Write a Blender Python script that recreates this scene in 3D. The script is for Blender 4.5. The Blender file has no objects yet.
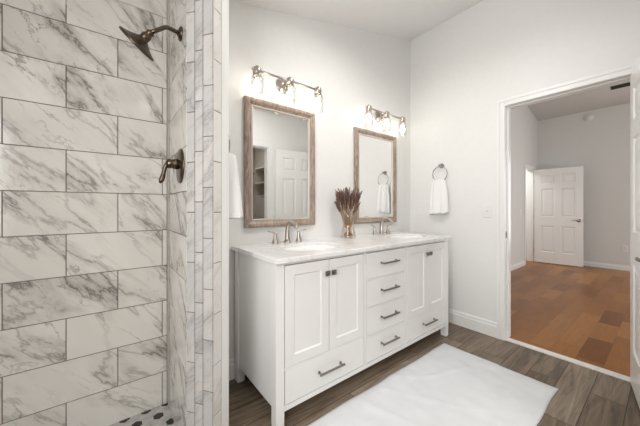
import bpy, bmesh, math, random
from mathutils import Vector, Matrix
random.seed(7)
PI = math.pi
SC = bpy.context.scene
COL = SC.collection

# ------------------------------------------------------------------ camera
FPX = 273.0
YAW = math.atan2(350, 273)
CAMZ = 1.17
cam_d = bpy.data.cameras.new('camera'); cam = bpy.data.objects.new('camera', cam_d); COL.objects.link(cam)
cam_d.sensor_width = 36.0; cam_d.lens = 36.0 * FPX / 640.0
cam_d.shift_y = -6.0 / 640.0
cam_d.clip_start = 0.02
cam.location = (0, 0, CAMZ)
cam.rotation_euler = (PI / 2, 0, YAW - PI / 2)
SC.camera = cam

# ------------------------------------------------------------------ world, lights, exposure
SC.view_settings.view_transform = 'Standard'
SC.view_settings.look = 'None'
SC.view_settings.gamma = 1.0
SC.view_settings.use_curve_mapping = False
SC.view_settings.exposure = 0.0
w = bpy.data.worlds.new('world'); SC.world = w; w.use_nodes = True
bgn = w.node_tree.nodes['Background']
bgn.inputs[0].default_value = (0.85, 0.93, 1.0, 1); bgn.inputs[1].default_value = 1.0

def area(name, loc, target, sx, sy, power, col=(1, 1, 1)):
    d = bpy.data.lights.new(name, 'AREA'); d.shape = 'RECTANGLE'; d.size = sx; d.size_y = sy
    d.energy = power; d.color = col
    o = bpy.data.objects.new(name, d); COL.objects.link(o); o.location = loc
    v = Vector(target) - Vector(loc)
    o.rotation_euler = v.to_track_quat('-Z', 'Y').to_euler()
    return o
LK = 1.0
area('bathroom_side_fill', (-0.90, -0.15, 1.45), (1.0, -0.15, 1.35), 1.2, 1.2, 44 * LK, (1.0, 0.995, 0.99))  # unseen fill added to brighten the bathroom from the left
area('bathroom_lamp_or_fill', (0.41, -0.34, 2.478), (0.41, -0.34, 0), 0.14, 0.085, 10 * LK, (1.0, 0.97, 0.93))
area('bathroom_lamp_or_fill', (1.45, 0.85, 2.725), (1.45, 0.85, 0), 0.30, 0.30, 16 * LK, (1.0, 0.97, 0.94))  # added fill, out of view, evens out the vanity area
area('closet_fill_light', (1.75, -1.2, 2.60), (1.75, -1.2, 0), 0.30, 0.30, 15 * LK, (1.0, 0.95, 0.88))  # added fill that lifts the closet reflected in the mirror
area('bedroom_window_daylight', (7.45, -0.75, 1.30), (6.0, -0.75, 1.30), 1.1, 1.9, 30 * LK, (1.0, 0.99, 0.97))
area('bedroom_side_window_daylight', (5.0, -2.95, 1.45), (5.0, 0, 1.2), 2.2, 1.5, 60 * LK, (1.0, 0.985, 0.965))
area('back_hall_lamp', (6.9, 2.5, 2.35), (6.9, 2.5, 0), 0.5, 0.5, 22 * LK, (1.0, 0.98, 0.95))

# ------------------------------------------------------------------ materials
def nt(name):
    m = bpy.data.materials.new(name); m.use_nodes = True
    n = m.node_tree.nodes; l = m.node_tree.links
    return m, n, l, n['Principled BSDF']

def simple(name, col, rough=0.5, metal=0.0, noise=0.0, nscale=20, bump=0.0, bscale=60, spec=0.5):
    m, n, l, p = nt(name)
    p.inputs['Roughness'].default_value = rough; p.inputs['Metallic'].default_value = metal
    p.inputs['Specular IOR Level'].default_value = spec
    tc = n.new('ShaderNodeTexCoord')
    nz = n.new('ShaderNodeTexNoise'); nz.inputs['Scale'].default_value = nscale; nz.inputs['Detail'].default_value = 4
    l.new(tc.outputs['Object'], nz.inputs['Vector'])
    r = n.new('ShaderNodeValToRGB')
    a = max(0.0, 1 - noise); b = 1 + noise
    r.color_ramp.elements[0].position = 0.3; r.color_ramp.elements[1].position = 0.7
    r.color_ramp.elements[0].color = (*[min(1, c * a) for c in col], 1)
    r.color_ramp.elements[1].color = (*[min(1, c * b) for c in col], 1)
    l.new(nz.outputs['Fac'], r.inputs['Fac']); l.new(r.outputs['Color'], p.inputs['Base Color'])
    if bump > 0:
        n2 = n.new('ShaderNodeTexNoise'); n2.inputs['Scale'].default_value = bscale; n2.inputs['Detail'].default_value = 3
        l.new(tc.outputs['Object'], n2.inputs['Vector'])
        b_ = n.new('ShaderNodeBump'); b_.inputs['Strength'].default_value = bump; b_.inputs['Distance'].default_value = 0.002
        l.new(n2.outputs['Fac'], b_.inputs['Height']); l.new(b_.outputs['Normal'], p.inputs['Normal'])
    return m

def marble(name, attr, base, cloud, vein, rough, vs=1.0, amount=1.0, ang=48):
    m, n, l, p = nt(name)
    p.inputs['Roughness'].default_value = rough
    if attr:
        s = n.new('ShaderNodeAttribute'); s.attribute_name = attr; src = s.outputs['Vector']
    else:
        s = n.new('ShaderNodeTexCoord'); src = s.outputs['Object']
    m0 = n.new('ShaderNodeMapping'); m0.inputs['Rotation'].default_value = (0, 0, math.radians(ang))
    mp = n.new('ShaderNodeMapping'); mp.inputs['Scale'].default_value = (0.75 * vs, 2.2 * vs, 1.0)
    l.new(src, m0.inputs['Vector']); l.new(m0.outputs['Vector'], mp.inputs['Vector'])
    def noise(scale, detail, dist, rgh=0.55):
        a = n.new('ShaderNodeTexNoise'); a.inputs['Scale'].default_value = scale; a.inputs['Detail'].default_value = detail
        a.inputs['Distortion'].default_value = dist; a.inputs['Roughness'].default_value = rgh
        l.new(mp.outputs['Vector'], a.inputs['Vector']); return a.outputs['Fac']
    def mth(op, a, b=None, clamp=False):
        q = n.new('ShaderNodeMath'); q.operation = op; q.use_clamp = clamp
        for i, v in enumerate((a, b)):
            if v is None: continue
            if isinstance(v, (int, float)): q.inputs[i].default_value = v
            else: l.new(v, q.inputs[i])
        return q.outputs[0]
    def mrange(v, a, b, c=0.0, d=1.0):
        q = n.new('ShaderNodeMapRange'); q.inputs['From Min'].default_value = a; q.inputs['From Max'].default_value = b
        q.inputs['To Min'].default_value = c; q.inputs['To Max'].default_value = d
        l.new(v, q.inputs['Value']); return q.outputs['Result']
    def ridge(v, width):
        return mrange(mth('ABSOLUTE', mth('SUBTRACT', v, 0.5)), width, 0.0)
    n1 = noise(1.75, 9, 0.35, 0.60); n2 = noise(4.2, 9, 0.5, 0.6); n3 = noise(1.7, 3, 0.3)
    mask = mrange(n3, 0.42, 0.62)
    v1 = mth('MULTIPLY', mth('POWER', ridge(n1, 0.030), 1.4), mrange(n3, 0.36, 0.58, 0.15, 1.0))
    v2 = mth('MULTIPLY', mth('POWER', ridge(n2, 0.020), 1.5), mth('MULTIPLY', mask, 0.8))
    broad = mth('MULTIPLY', mth('POWER', ridge(n1, 0.11), 2.0), mth('MULTIPLY', mask, 0.7))
    vv = mth('MULTIPLY', mth('MAXIMUM', mth('MAXIMUM', v1, v2), broad), amount, True)
    c1 = n.new('ShaderNodeMix'); c1.data_type = 'RGBA'
    c1.inputs['A'].default_value = (*base, 1); c1.inputs['B'].default_value = (*cloud, 1)
    l.new(mrange(noise(1.2, 5, 0.6), 0.35, 0.75), c1.inputs['Factor'])
    c2 = n.new('ShaderNodeMix'); c2.data_type = 'RGBA'; c2.inputs['B'].default_value = (*vein, 1)
    l.new(c1.outputs['Result'], c2.inputs['A']); l.new(vv, c2.inputs['Factor'])
    l.new(c2.outputs['Result'], p.inputs['Base Color'])
    return m

def planks(name, cols, width, length, rough, seam, grain=(0.6, 1.0), offset=0.37, spec=0.4, bump=0.25):
    m, n, l, p = nt(name)
    tc = n.new('ShaderNodeTexCoord')
    br = n.new('ShaderNodeTexBrick'); br.offset = offset; br.offset_frequency = 2; br.squash = 1.0
    br.inputs['Scale'].default_value = 1.0; br.inputs['Brick Width'].default_value = length
    br.inputs['Row Height'].default_value = width; br.inputs['Mortar Size'].default_value = seam
    br.inputs['Mortar Smooth'].default_value = 0.1; br.inputs['Bias'].default_value = 0.0
    br.inputs['Color1'].default_value = (0, 0, 0, 1); br.inputs['Color2'].default_value = (1, 1, 1, 1)
    br.inputs['Mortar'].default_value = (0.5, 0.5, 0.5, 1)
    l.new(tc.outputs['Object'], br.inputs['Vector'])
    # grain, shifted per plank
    sp = n.new('ShaderNodeSeparateColor'); l.new(br.outputs['Color'], sp.inputs['Color'])
    mul = n.new('ShaderNodeMath'); mul.operation = 'MULTIPLY'; mul.inputs[1].default_value = 37.0
    l.new(sp.outputs[0], mul.inputs[0])
    cx = n.new('ShaderNodeCombineXYZ'); l.new(mul.outputs[0], cx.inputs[2]); l.new(mul.outputs[0], cx.inputs[0])
    ad = n.new('ShaderNodeVectorMath'); ad.operation = 'ADD'
    mp = n.new('ShaderNodeMapping'); mp.inputs['Scale'].default_value = (1.6, 16, 1)
    l.new(tc.outputs['Object'], mp.inputs['Vector']); l.new(mp.outputs['Vector'], ad.inputs[0]); l.new(cx.outputs[0], ad.inputs[1])
    nz = n.new('ShaderNodeTexNoise'); nz.inputs['Scale'].default_value = 1.6; nz.inputs['Detail'].default_value = 7
    nz.inputs['Distortion'].default_value = 1.2; nz.inputs['Roughness'].default_value = 0.6
    l.new(ad.outputs[0], nz.inputs['Vector'])
    r = n.new('ShaderNodeValToRGB'); e = r.color_ramp.elements
    e[0].position = 0.0; e[0].color = (*cols[0], 1); e[1].position = 1.0; e[1].color = (*cols[-1], 1)
    for i, c in enumerate(cols[1:-1]):
        q = e.new((i + 1) / (len(cols) - 1)); q.color = (*c, 1)
    l.new(sp.outputs[0], r.inputs['Fac'])
    g = n.new('ShaderNodeMapRange'); g.inputs['From Min'].default_value = 0.3; g.inputs['From Max'].default_value = 0.68
    g.inputs['To Min'].default_value = grain[0]; g.inputs['To Max'].default_value = grain[1]
    l.new(nz.outputs['Fac'], g.inputs['Value'])
    mx = n.new('ShaderNodeVectorMath'); mx.operation = 'SCALE'
    l.new(r.outputs['Color'], mx.inputs[0]); l.new(g.outputs['Result'], mx.inputs['Scale'])
    mm = n.new('ShaderNodeMix'); mm.data_type = 'RGBA'
    mm.inputs['B'].default_value = (*[c * 0.28 for c in cols[0]], 1)
    l.new(br.outputs['Fac'], mm.inputs['Factor']); l.new(mx.outputs[0], mm.inputs['A'])
    l.new(mm.outputs['Result'], p.inputs['Base Color'])
    p.inputs['Roughness'].default_value = rough
    b_ = n.new('ShaderNodeBump'); p.inputs['Specular IOR Level'].default_value = spec; b_.inputs['Strength'].default_value = bump; b_.inputs['Distance'].default_value = 0.002
    l.new(nz.outputs['Fac'], b_.inputs['Height']); l.new(b_.outputs['Normal'], p.inputs['Normal'])
    return m

def thin_glass(name, tint=(1, 1, 1), refl=0.06):
    m, n, l, p = nt(name); n.remove(p)
    out = n['Material Output']
    tr = n.new('ShaderNodeBsdfTransparent'); tr.inputs[0].default_value = (*tint, 1)
    gl = n.new('ShaderNodeBsdfGlossy'); gl.inputs['Roughness'].default_value = 0.03
    fr = n.new('ShaderNodeFresnel'); fr.inputs['IOR'].default_value = 1.45
    mu = n.new('ShaderNodeMath'); mu.operation = 'MULTIPLY_ADD'; mu.inputs[1].default_value = 0.3; mu.inputs[2].default_value = refl
    l.new(fr.outputs[0], mu.inputs[0])
    mx = n.new('ShaderNodeMixShader'); l.new(mu.outputs[0], mx.inputs[0]); l.new(tr.outputs[0], mx.inputs[1]); l.new(gl.outputs[0], mx.inputs[2])
    l.new(mx.outputs[0], out.inputs['Surface'])
    return m

def emit(name, col, s):
    m, n, l, p = nt(name)
    p.inputs['Base Color'].default_value = (*col, 1)
    p.inputs['Emission Color'].default_value = (*col, 1); p.inputs['Emission Strength'].default_value = s
    return m

def wood_frame(name):
    m, n, l, p = nt(name)
    tc = n.new('ShaderNodeTexCoord'); mp = n.new('ShaderNodeMapping'); mp.inputs['Scale'].default_value = (30, 30, 5)
    l.new(tc.outputs['Object'], mp.inputs['Vector'])
    nz = n.new('ShaderNodeTexNoise'); nz.inputs['Scale'].default_value = 1.5; nz.inputs['Detail'].default_value = 6; nz.inputs['Distortion'].default_value = 1.5
    l.new(mp.outputs['Vector'], nz.inputs['Vector'])
    r = n.new('ShaderNodeValToRGB'); e = r.color_ramp.elements
    e[0].position = 0.3; e[0].color = (0.19, 0.13, 0.095, 1); e[1].position = 0.72; e[1].color = (0.47, 0.375, 0.305, 1)
    l.new(nz.outputs['Fac'], r.inputs['Fac']); l.new(r.outputs['Color'], p.inputs['Base Color'])
    p.inputs['Roughness'].default_value = 0.38
    return m

M_WALL = simple('painted_wall', (0.795, 0.793, 0.775), 0.6, noise=0.01, bump=0.35, bscale=35)
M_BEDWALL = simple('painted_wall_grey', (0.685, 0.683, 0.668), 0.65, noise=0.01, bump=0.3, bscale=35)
M_CEIL = simple('painted_ceiling', (0.86, 0.85, 0.84), 0.8, noise=0.01, bump=0.3, bscale=50)
M_TRIM = simple('white_trim_paint', (0.82, 0.815, 0.80), 0.3, noise=0.005)
M_CAB = simple('white_cabinet_paint', (0.825, 0.822, 0.805), 0.32, noise=0.005)
M_DARKGAP = simple('cabinet_gap', (0.30, 0.29, 0.28), 0.8)
M_TILE = marble('marble_tile', 'tc', (0.765, 0.737, 0.69), (0.645, 0.617, 0.57), (0.165, 0.142, 0.125), 0.12, amount=0.95)
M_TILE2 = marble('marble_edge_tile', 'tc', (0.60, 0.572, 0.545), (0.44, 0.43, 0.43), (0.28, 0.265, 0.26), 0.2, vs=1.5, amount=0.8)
M_GROUT = simple('grout', (0.17, 0.145, 0.125), 0.9)
M_GROUTL = simple('light_grout', (0.62, 0.58, 0.53), 0.9)
M_HEXL = simple('hex_light_marble', (0.46, 0.45, 0.43), 0.3, noise=0.25, nscale=22)
M_HEXB = simple('hex_black', (0.02, 0.019, 0.019), 0.3, noise=0.2)
M_COUNTER = marble('carrara_counter', None, (0.85, 0.845, 0.84), (0.77, 0.77, 0.77), (0.50, 0.49, 0.485), 0.15, vs=1.6, amount=0.6)
M_PORC = simple('porcelain', (0.84, 0.835, 0.82), 0.08)
M_BATHFLOOR = planks('grey_brown_planks', [(0.112, 0.080, 0.052), (0.225, 0.172, 0.122), (0.16, 0.118, 0.081), (0.30, 0.24, 0.18)], 0.155, 1.2, 0.38, 0.0022, grain=(0.45, 1.35))
M_BEDFLOOR = planks('orange_wood_floor', [(0.17, 0.056, 0.009), (0.31, 0.122, 0.024), (0.23, 0.083, 0.014), (0.38, 0.163, 0.038)], 0.15, 0.52, 0.30, 0.0007, grain=(0.82, 1.08), offset=0.43, spec=0.22, bump=0.06)
M_NICKEL = simple('brushed_nickel', (0.48, 0.435, 0.39), 0.28, 1.0, noise=0.03)
M_CHROME = simple('polished_chrome', (0.34, 0.33, 0.32), 0.12, 1.0)
M_PEWTER = simple('dark_nickel_pull', (0.30, 0.275, 0.25), 0.3, 1.0)
M_BRONZE = simple('oiled_bronze', (0.125, 0.095, 0.072), 0.27, 1.0, noise=0.15, nscale=40)
M_FRAME = wood_frame('taupe_wood_frame')
M_BEAD = simple('frame_bead', (0.60, 0.56, 0.51), 0.3, 0.3)
M_MIRROR = simple('mirror_glass', (0.90, 0.905, 0.90), 0.0, 1.0)
M_GLASS = thin_glass('clear_glass', (0.995, 0.995, 0.99), 0.01)
M_VASEGL = thin_glass('vase_glass', (0.95, 0.925, 0.89), 0.04)
M_BULB = emit('bulb_glow', (1.0, 0.92, 0.82), 20.0)
M_TOWEL = simple('white_terry', (0.90, 0.90, 0.89), 0.95, noise=0.03, nscale=300, bump=1.0, bscale=500)
M_MAT = simple('white_mat_cotton', (0.68, 0.69, 0.71), 0.95, noise=0.03, nscale=8, bump=0.6, bscale=260)
M_STEM = simple('dried_stem', (0.42, 0.28, 0.15), 0.8, noise=0.3, nscale=60)
M_FLOWER = simple('dried_lavender', (0.15, 0.085, 0.068), 0.9, noise=0.4, nscale=90)
M_TWINE = simple('twine', (0.62, 0.36, 0.22), 0.9, noise=0.2, nscale=200)
M_PLASTIC = simple('white_plastic', (0.80, 0.79, 0.77), 0.35)
M_SLOT = simple('dark_slot', (0.03, 0.03, 0.03), 0.7)
M_SHELF = simple('closet_shelf_beige', (0.50, 0.46, 0.40), 0.5, noise=0.02)
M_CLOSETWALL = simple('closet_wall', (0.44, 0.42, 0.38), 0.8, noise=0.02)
M_THRESH = simple('marble_threshold', (0.78, 0.76, 0.73), 0.25, noise=0.06, nscale=12)

# ------------------------------------------------------------------ mesh helpers
class MB:
    def __init__(s): s.b = bmesh.new(); s.smooth = []
    def _v(s, verts, mi=0, smooth=False):
        fs = set(f for v in verts for f in v.link_faces)
        for f in fs:
            f.material_index = mi; f.smooth = smooth
    def box(s, x0, x1, y0, y1, z0, z1, bev=0.0, mi=0, seg=2):
        r = bmesh.ops.create_cube(s.b, size=1.0); vs = r['verts']
        for v in vs:
            v.co = Vector(((x0 + x1) / 2 + v.co.x * (x1 - x0), (y0 + y1) / 2 + v.co.y * (y1 - y0), (z0 + z1) / 2 + v.co.z * (z1 - z0)))
        if bev > 0:
            es = list(set(e for v in vs for e in v.link_edges))
            r = bmesh.ops.bevel(s.b, geom=es, offset=bev, segments=seg, affect='EDGES', profile=0.5)
            vs = list(set(v for f in r['faces'] for v in f.verts) | set(v for v in vs if v.is_valid))
        s._v(vs, mi, False); return vs
    def hexa(s, pts, mi=0):
        """8 points: bottom 4 (ccw) then top 4"""
        v = [s.b.verts.new(p) for p in pts]
        for q in ((3, 2, 1, 0), (4, 5, 6, 7), (0, 1, 5, 4), (1, 2, 6, 5), (2, 3, 7, 6), (3, 0, 4, 7)):
            f = s.b.faces.new([v[i] for i in q]); f.material_index = mi
        return v
    def prism(s, poly, z0, z1, mi=0):
        n = len(poly)
        a = [s.b.verts.new((x, y, z0)) for x, y in poly]; c = [s.b.verts.new((x, y, z1 if not callable(z1) else z1(x, y))) for x, y in poly]
        fs = [s.b.faces.new(a[::-1]), s.b.faces.new(c)]
        for i in range(n):
            fs.append(s.b.faces.new((a[i], a[(i + 1) % n], c[(i + 1) % n], c[i])))
        for f in fs: f.material_index = mi
        return a + c
    def lathe(s, prof, origin=(0, 0, 0), axis=(0, 0, 1), n=24, mi=0, smooth=True, close=False):
        """prof: list of (radius, distance along axis)"""
        ax = Vector(axis).normalized(); rot = Vector((0, 0, 1)).rotation_difference(ax).to_matrix(); O = Vector(origin)
        rings = []
        for r, h in prof:
            if r < 1e-6: rings.append([s.b.verts.new(O + rot @ Vector((0, 0, h)))])
            else: rings.append([s.b.verts.new(O + rot @ Vector((r * math.cos(2 * PI * i / n), r * math.sin(2 * PI * i / n), h))) for i in range(n)])
        pairs = list(zip(rings, rings[1:]))
        if close: pairs.append((rings[-1], rings[0]))
        for A, B in pairs:
            for i in range(n):
                j = (i + 1) % n
                if len(A) == 1 and len(B) == 1: break
                if len(A) == 1: f = s.b.faces.new((A[0], B[j], B[i]))
                elif len(B) == 1: f = s.b.faces.new((A[i], A[j], B[0]))
                else: f = s.b.faces.new((A[i], A[j], B[j], B[i]))
                f.smooth = smooth; f.material_index = mi
    def tube(s, pts, rad, n=12, mi=0, cap=True, closed=False, flat=1.0, up=None):
        """rad: number or list; flat: squash along the frame's second axis"""
        P = [Vector(p) for p in pts]; N = len(P)
        R = rad if isinstance(rad, (list, tuple)) else [rad] * N
        rings = []; prev = None
        for i in range(N):
            if closed: t = P[(i + 1) % N] - P[i - 1]
            else: t = P[min(i + 1, N - 1)] - P[max(i - 1, 0)]
            t.normalize()
            if prev is None:
                u = Vector(up) if up else (Vector((0, 0, 1)) if abs(t.z) < 0.9 else Vector((1, 0, 0)))
            else: u = prev
            u = (u - t * u.dot(t)).normalized(); prev = u; v = t.cross(u)
            rings.append([s.b.verts.new(P[i] + (u * math.cos(2 * PI * k / n) * flat + v * math.sin(2 * PI * k / n)) * R[i]) for k in range(n)])
        pr = list(zip(rings, rings[1:]))
        if closed: pr.append((rings[-1], rings[0]))
        for A, B in pr:
            for k in range(n):
                f = s.b.faces.new((A[k], A[(k + 1) % n], B[(k + 1) % n], B[k])); f.smooth = True; f.material_index = mi
        if cap and not closed:
            for q, r in ((rings[0][::-1], 0), (rings[-1], 1)):
                f = s.b.faces.new(q); f.material_index = mi
    def build(s, name, mats, parent=None, origin=None, kind=None):
        bmesh.ops.recalc_face_normals(s.b, faces=s.b.faces)
        me = bpy.data.meshes.new(name); s.b.to_mesh(me); s.b.free()
        for m in (mats if isinstance(mats, (list, tuple)) else [mats]): me.materials.append(m)
        o = bpy.data.objects.new(name, me); COL.objects.link(o)
        if origin is not None:
            me.transform(Matrix.Translation(-Vector(origin))); o.location = origin
        if parent is not None: o.parent = parent
        if kind: o['kind'] = kind
        return o

def tag(o, label, cat=None, group=None, kind=None):
    if label: o['label'] = label
    if cat: o['category'] = cat
    if group: o['group'] = group
    if kind: o['kind'] = kind
    return o

def thing(name, label, cat, loc=(0, 0, 0), rot=(0, 0, 0), group=None, kind=None):
    o = bpy.data.objects.new(name, None); COL.objects.link(o)
    o.empty_display_size = 0.05; o.location = loc; o.rotation_euler = rot
    return tag(o, label, cat, group, kind)

def copy_tree(o, parent=None):
    c = o.copy(); COL.objects.link(c)
    if parent is not None: c.parent = parent
    for ch in list(o.children): copy_tree(ch, c)
    return c

def bez(p0, p1, p2, p3, n=10):
    P = [Vector(p) for p in (p0, p1, p2, p3)]; out = []
    for i in range(n + 1):
        t = i / n; a = 1 - t
        out.append(P[0] * a ** 3 + P[1] * 3 * a * a * t + P[2] * 3 * a * t * t + P[3] * t ** 3)
    return out

# ------------------------------------------------------------------ room dimensions
XR = 2.753           # bathroom face of the doorway wall
WT = 0.12
YW = 1.84            # mirror wall
YB = 1.80            # bedroom left wall
XF = 7.517
XL = -0.95; YS = -2.35
SL = 0.246; Z0 = 2.411; XRIDGE = 5.10
def cz(x): return Z0 + SL * x if x < XRIDGE else Z0 + SL * XRIDGE - SL * (x - XRIDGE)
XS = 0.288           # shower side of the partition
XP = 0.464           # vanity side of the partition
DY0, DY1, DZ = 0.125, 0.888, 2.053   # doorway in the right wall

def wall_prism_x(name, y0, y1, x0, x1, mat, z0=0.0, openings=()):
    """wall running along X between y0 and y1 with a sloped top; openings (xa, xb, za, zb)"""
    m = MB(); cuts = sorted(set([x0, x1] + ([XRIDGE] if x0 < XRIDGE < x1 else []) + [v for o in openings for v in o[:2]]))
    for a, b in zip(cuts, cuts[1:]):
        ops = [o for o in openings if o[0] <= a and o[1] >= b]
        segs = []
        if ops:
            o = ops[0]
            if o[2] > z0: segs.append((z0, o[2]))
            segs.append((o[3], None))
        else: segs.append((z0, None))
        for s0, s1 in segs:
            ta = cz(a) if s1 is None else s1; tb = cz(b) if s1 is None else s1
            m.hexa([(a, y0, s0), (b, y0, s0), (b, y1, s0), (a, y1, s0), (a, y0, ta), (b, y0, tb), (b, y1, tb), (a, y1, ta)])
    return m.build(name, mat, kind='structure')

# floors
m = MB(); m.box(XL - 0.1, XR + 0.001, YS - 0.1, YW + 0.1, -0.08, 0.0); m.build('floor_bathroom', M_BATHFLOOR, kind='structure')
m = MB(); m.box(XR + 0.052, XF + 0.1, -3.1, YB + 1.6, -0.08, 0.0); m.build('floor_bedroom', M_BEDFLOOR, kind='structure')
m = MB(); m.box(XR, XR + 0.058, DY0, DY1, -0.02, 0.012, bev=0.004); m.build('trim_threshold', M_THRESH, kind='structure')

# ceiling: slopes up from the shower side to a ridge above the bedroom
def ceil(name, xa, xb, mat):
    m = MB(); a, b = cz(xa), cz(xb)
    m.hexa([(xa, -3.1, a), (xb, -3.1, b), (xb, YB + 1.6, b), (xa, YB + 1.6, a), (xa, -3.1, a + .1), (xb, -3.1, b + .1), (xb, YB + 1.6, b + .1), (xa, YB + 1.6, a + .1)])
    return m.build(name, mat, kind='structure')
M_BEDCEIL = simple('dimmed_bedroom_ceiling', (0.60, 0.59, 0.58), 0.8, noise=0.01, bump=0.3, bscale=50)  # ceiling colour darkened to stand in for dimmer light in the bedroom
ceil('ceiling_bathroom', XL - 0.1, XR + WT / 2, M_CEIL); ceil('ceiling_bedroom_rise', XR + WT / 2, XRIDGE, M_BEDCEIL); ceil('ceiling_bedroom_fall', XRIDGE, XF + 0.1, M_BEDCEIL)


# mirror wall (back) and the shower part of the same plane
wall_prism_x('wall_back', YW, YW + 0.12, XS + 0.06, XR + 0.001, M_WALL)
wall_prism_x('wall_shower', YW + 0.006, YW + 0.12, XL - 0.1, XS + 0.06, M_GROUTL)
# doorway wall (right)
m = MB()
def col_y(m, x0, x1, y0, y1, z0, z1=None, mi=0):
    a, b = (cz(x0), cz(x1)) if z1 is None else (z1, z1)
    m.hexa([(x0, y0, z0), (x1, y0, z0), (x1, y1, z0), (x0, y1, z0), (x0, y0, a), (x1, y0, b), (x1, y1, b), (x0, y1, a)], mi)
col_y(m, XR, XR + WT, DY1 + 0.02, YW + 0.12, 0); col_y(m, XR, XR + WT, DY0 - 0.02, DY1 + 0.02, DZ + 0.02); col_y(m, XR, XR + WT, -2.45, DY0 - 0.02, 0)
m.build('wall_right', M_WALL, kind='structure')
# left wall with an opening for the added window; far (south) wall
m = MB(); col_y(m, XL - 0.1, XL, YS - 0.1, -0.80, 0); col_y(m, XL - 0.1, XL, 0.50, YW + 0.12, 0)
col_y(m, XL - 0.1, XL, -0.80, 0.50, 0, 0.80); col_y(m, XL - 0.1, XL, -0.80, 0.50, 2.1); m.build('wall_left', M_WALL, kind='structure')
wall_prism_x('wall_front', YS - 0.1, YS, XL, XR, M_WALL)
# closet wall beside the camera
wall_prism_x('wall_closet', -0.10, 0.0, 1.0, XR, M_WALL, openings=[(1.11, 1.885, 0.0, 2.045)])
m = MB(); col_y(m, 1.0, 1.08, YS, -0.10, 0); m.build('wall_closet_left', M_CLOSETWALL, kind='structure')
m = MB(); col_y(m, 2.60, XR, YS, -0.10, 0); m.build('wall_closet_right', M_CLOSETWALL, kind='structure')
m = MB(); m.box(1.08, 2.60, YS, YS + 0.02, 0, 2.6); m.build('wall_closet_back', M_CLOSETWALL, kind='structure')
# window frames; the bathroom one is added, out of view
def window(name, x0, x1, z0, z1, y, axis='x'):
    t = thing(name, None, None, kind='structure')
    fr = MB(); gl = MB(); w_ = 0.05
    def bx(mb, a0, a1, b0, b1, t0, t1, bev=0.0):
        if axis == 'x': mb.box(a0, a1, y + t0, y + t1, b0, b1, bev)
        else: mb.box(y + t0, y + t1, a0, a1, b0, b1, bev)
    bx(fr, x0, x0 + w_, z0, z1, 0.02, 0.08); bx(fr, x1 - w_, x1, z0, z1, 0.02, 0.08)
    bx(fr, x0 + w_, x1 - w_, z0, z0 + w_, 0.02, 0.08); bx(fr, x0 + w_, x1 - w_, z1 - w_, z1, 0.02, 0.08)
    bx(fr, x0 + w_, x1 - w_, (z0 + z1) / 2 - .02, (z0 + z1) / 2 + .02, 0.03, 0.07)
    fr.build('window_frame', M_TRIM, t)
    bx(gl, x0 + w_, x1 - w_, z0 + w_, z1 - w_, 0.045, 0.05); gl.build('window_pane', M_GLASS, t)
    return t
window('added_window_1', -0.80, 0.50, 0.8, 2.1, XL - 0.1, 'y')  # unseen window added around the bathroom fill light

# bedroom shell
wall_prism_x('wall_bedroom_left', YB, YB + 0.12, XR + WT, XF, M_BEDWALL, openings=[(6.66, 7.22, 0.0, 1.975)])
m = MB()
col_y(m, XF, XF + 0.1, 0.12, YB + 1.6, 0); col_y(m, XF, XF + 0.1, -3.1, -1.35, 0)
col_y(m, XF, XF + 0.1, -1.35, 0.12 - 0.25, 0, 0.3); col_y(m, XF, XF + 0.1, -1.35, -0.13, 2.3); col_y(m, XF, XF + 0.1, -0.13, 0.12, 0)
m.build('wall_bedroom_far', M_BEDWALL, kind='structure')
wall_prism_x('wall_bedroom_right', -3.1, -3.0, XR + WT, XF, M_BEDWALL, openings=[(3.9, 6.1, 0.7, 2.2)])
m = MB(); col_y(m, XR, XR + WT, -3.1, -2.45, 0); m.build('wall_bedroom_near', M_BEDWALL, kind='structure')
window('window_2', -1.35, -0.13, 0.3, 2.3, XF, 'y')
window('window_3', 3.9, 6.1, 0.7, 2.2, -3.1)
# small back hall beyond the bedroom door
m = MB(); m.box(6.0, XF, YB + 1.5, YB + 1.6, 0, 2.5); m.build('wall_hall_back', M_TRIM, kind='structure')
m = MB(); m.box(6.0, 6.1, YB + 0.12, YB + 1.5, 0, 2.5); m.build('wall_hall_left', M_TRIM, kind='structure')
m = MB(); m.box(6.0, XF, YB + 0.12, YB + 1.6, 2.5, 2.56); m.build('ceiling_hall', M_TRIM, kind='structure')

# ------------------------------------------------------------------ baseboards and casings
def baseboard(name, p0, p1, nrm, h=0.135, t=0.014, mat=M_TRIM):
    p0 = Vector(p0).to_3d(); p1 = Vector(p1).to_3d(); nn = Vector(nrm).to_3d()
    prof = [(0, 0), (t, 0), (t, h * 0.72), (t * 0.7, h * 0.78), (t * 0.62, h * 0.93), (t * 0.25, h), (0, h)]
    m = MB(); A = [m.b.verts.new(p0 + nn * a + Vector((0, 0, z))) for a, z in prof]; Bv = [m.b.verts.new(p1 + nn * a + Vector((0, 0, z))) for a, z in prof]
    for i in range(len(prof)):
        j = (i + 1) % len(prof); m.b.faces.new((A[i], A[j], Bv[j], Bv[i]))
    m.b.faces.new(A[::-1]); m.b.faces.new(Bv)
    return m.build(name, mat, kind='structure')
baseboard('baseboard_back', (XP, YW), (XR, YW), (0, -1))
baseboard('baseboard_right', (XR, DY1 + 0.062), (XR, YW - 0.014), (-1, 0))
baseboard('baseboard_bedroom_left', (XR + WT, YB), (6.60, YB), (0, -1), h=0.09)
baseboard('baseboard_bedroom_far', (XF, -0.13), (XF, YB - 0.014), (-1, 0), h=0.09)

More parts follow.
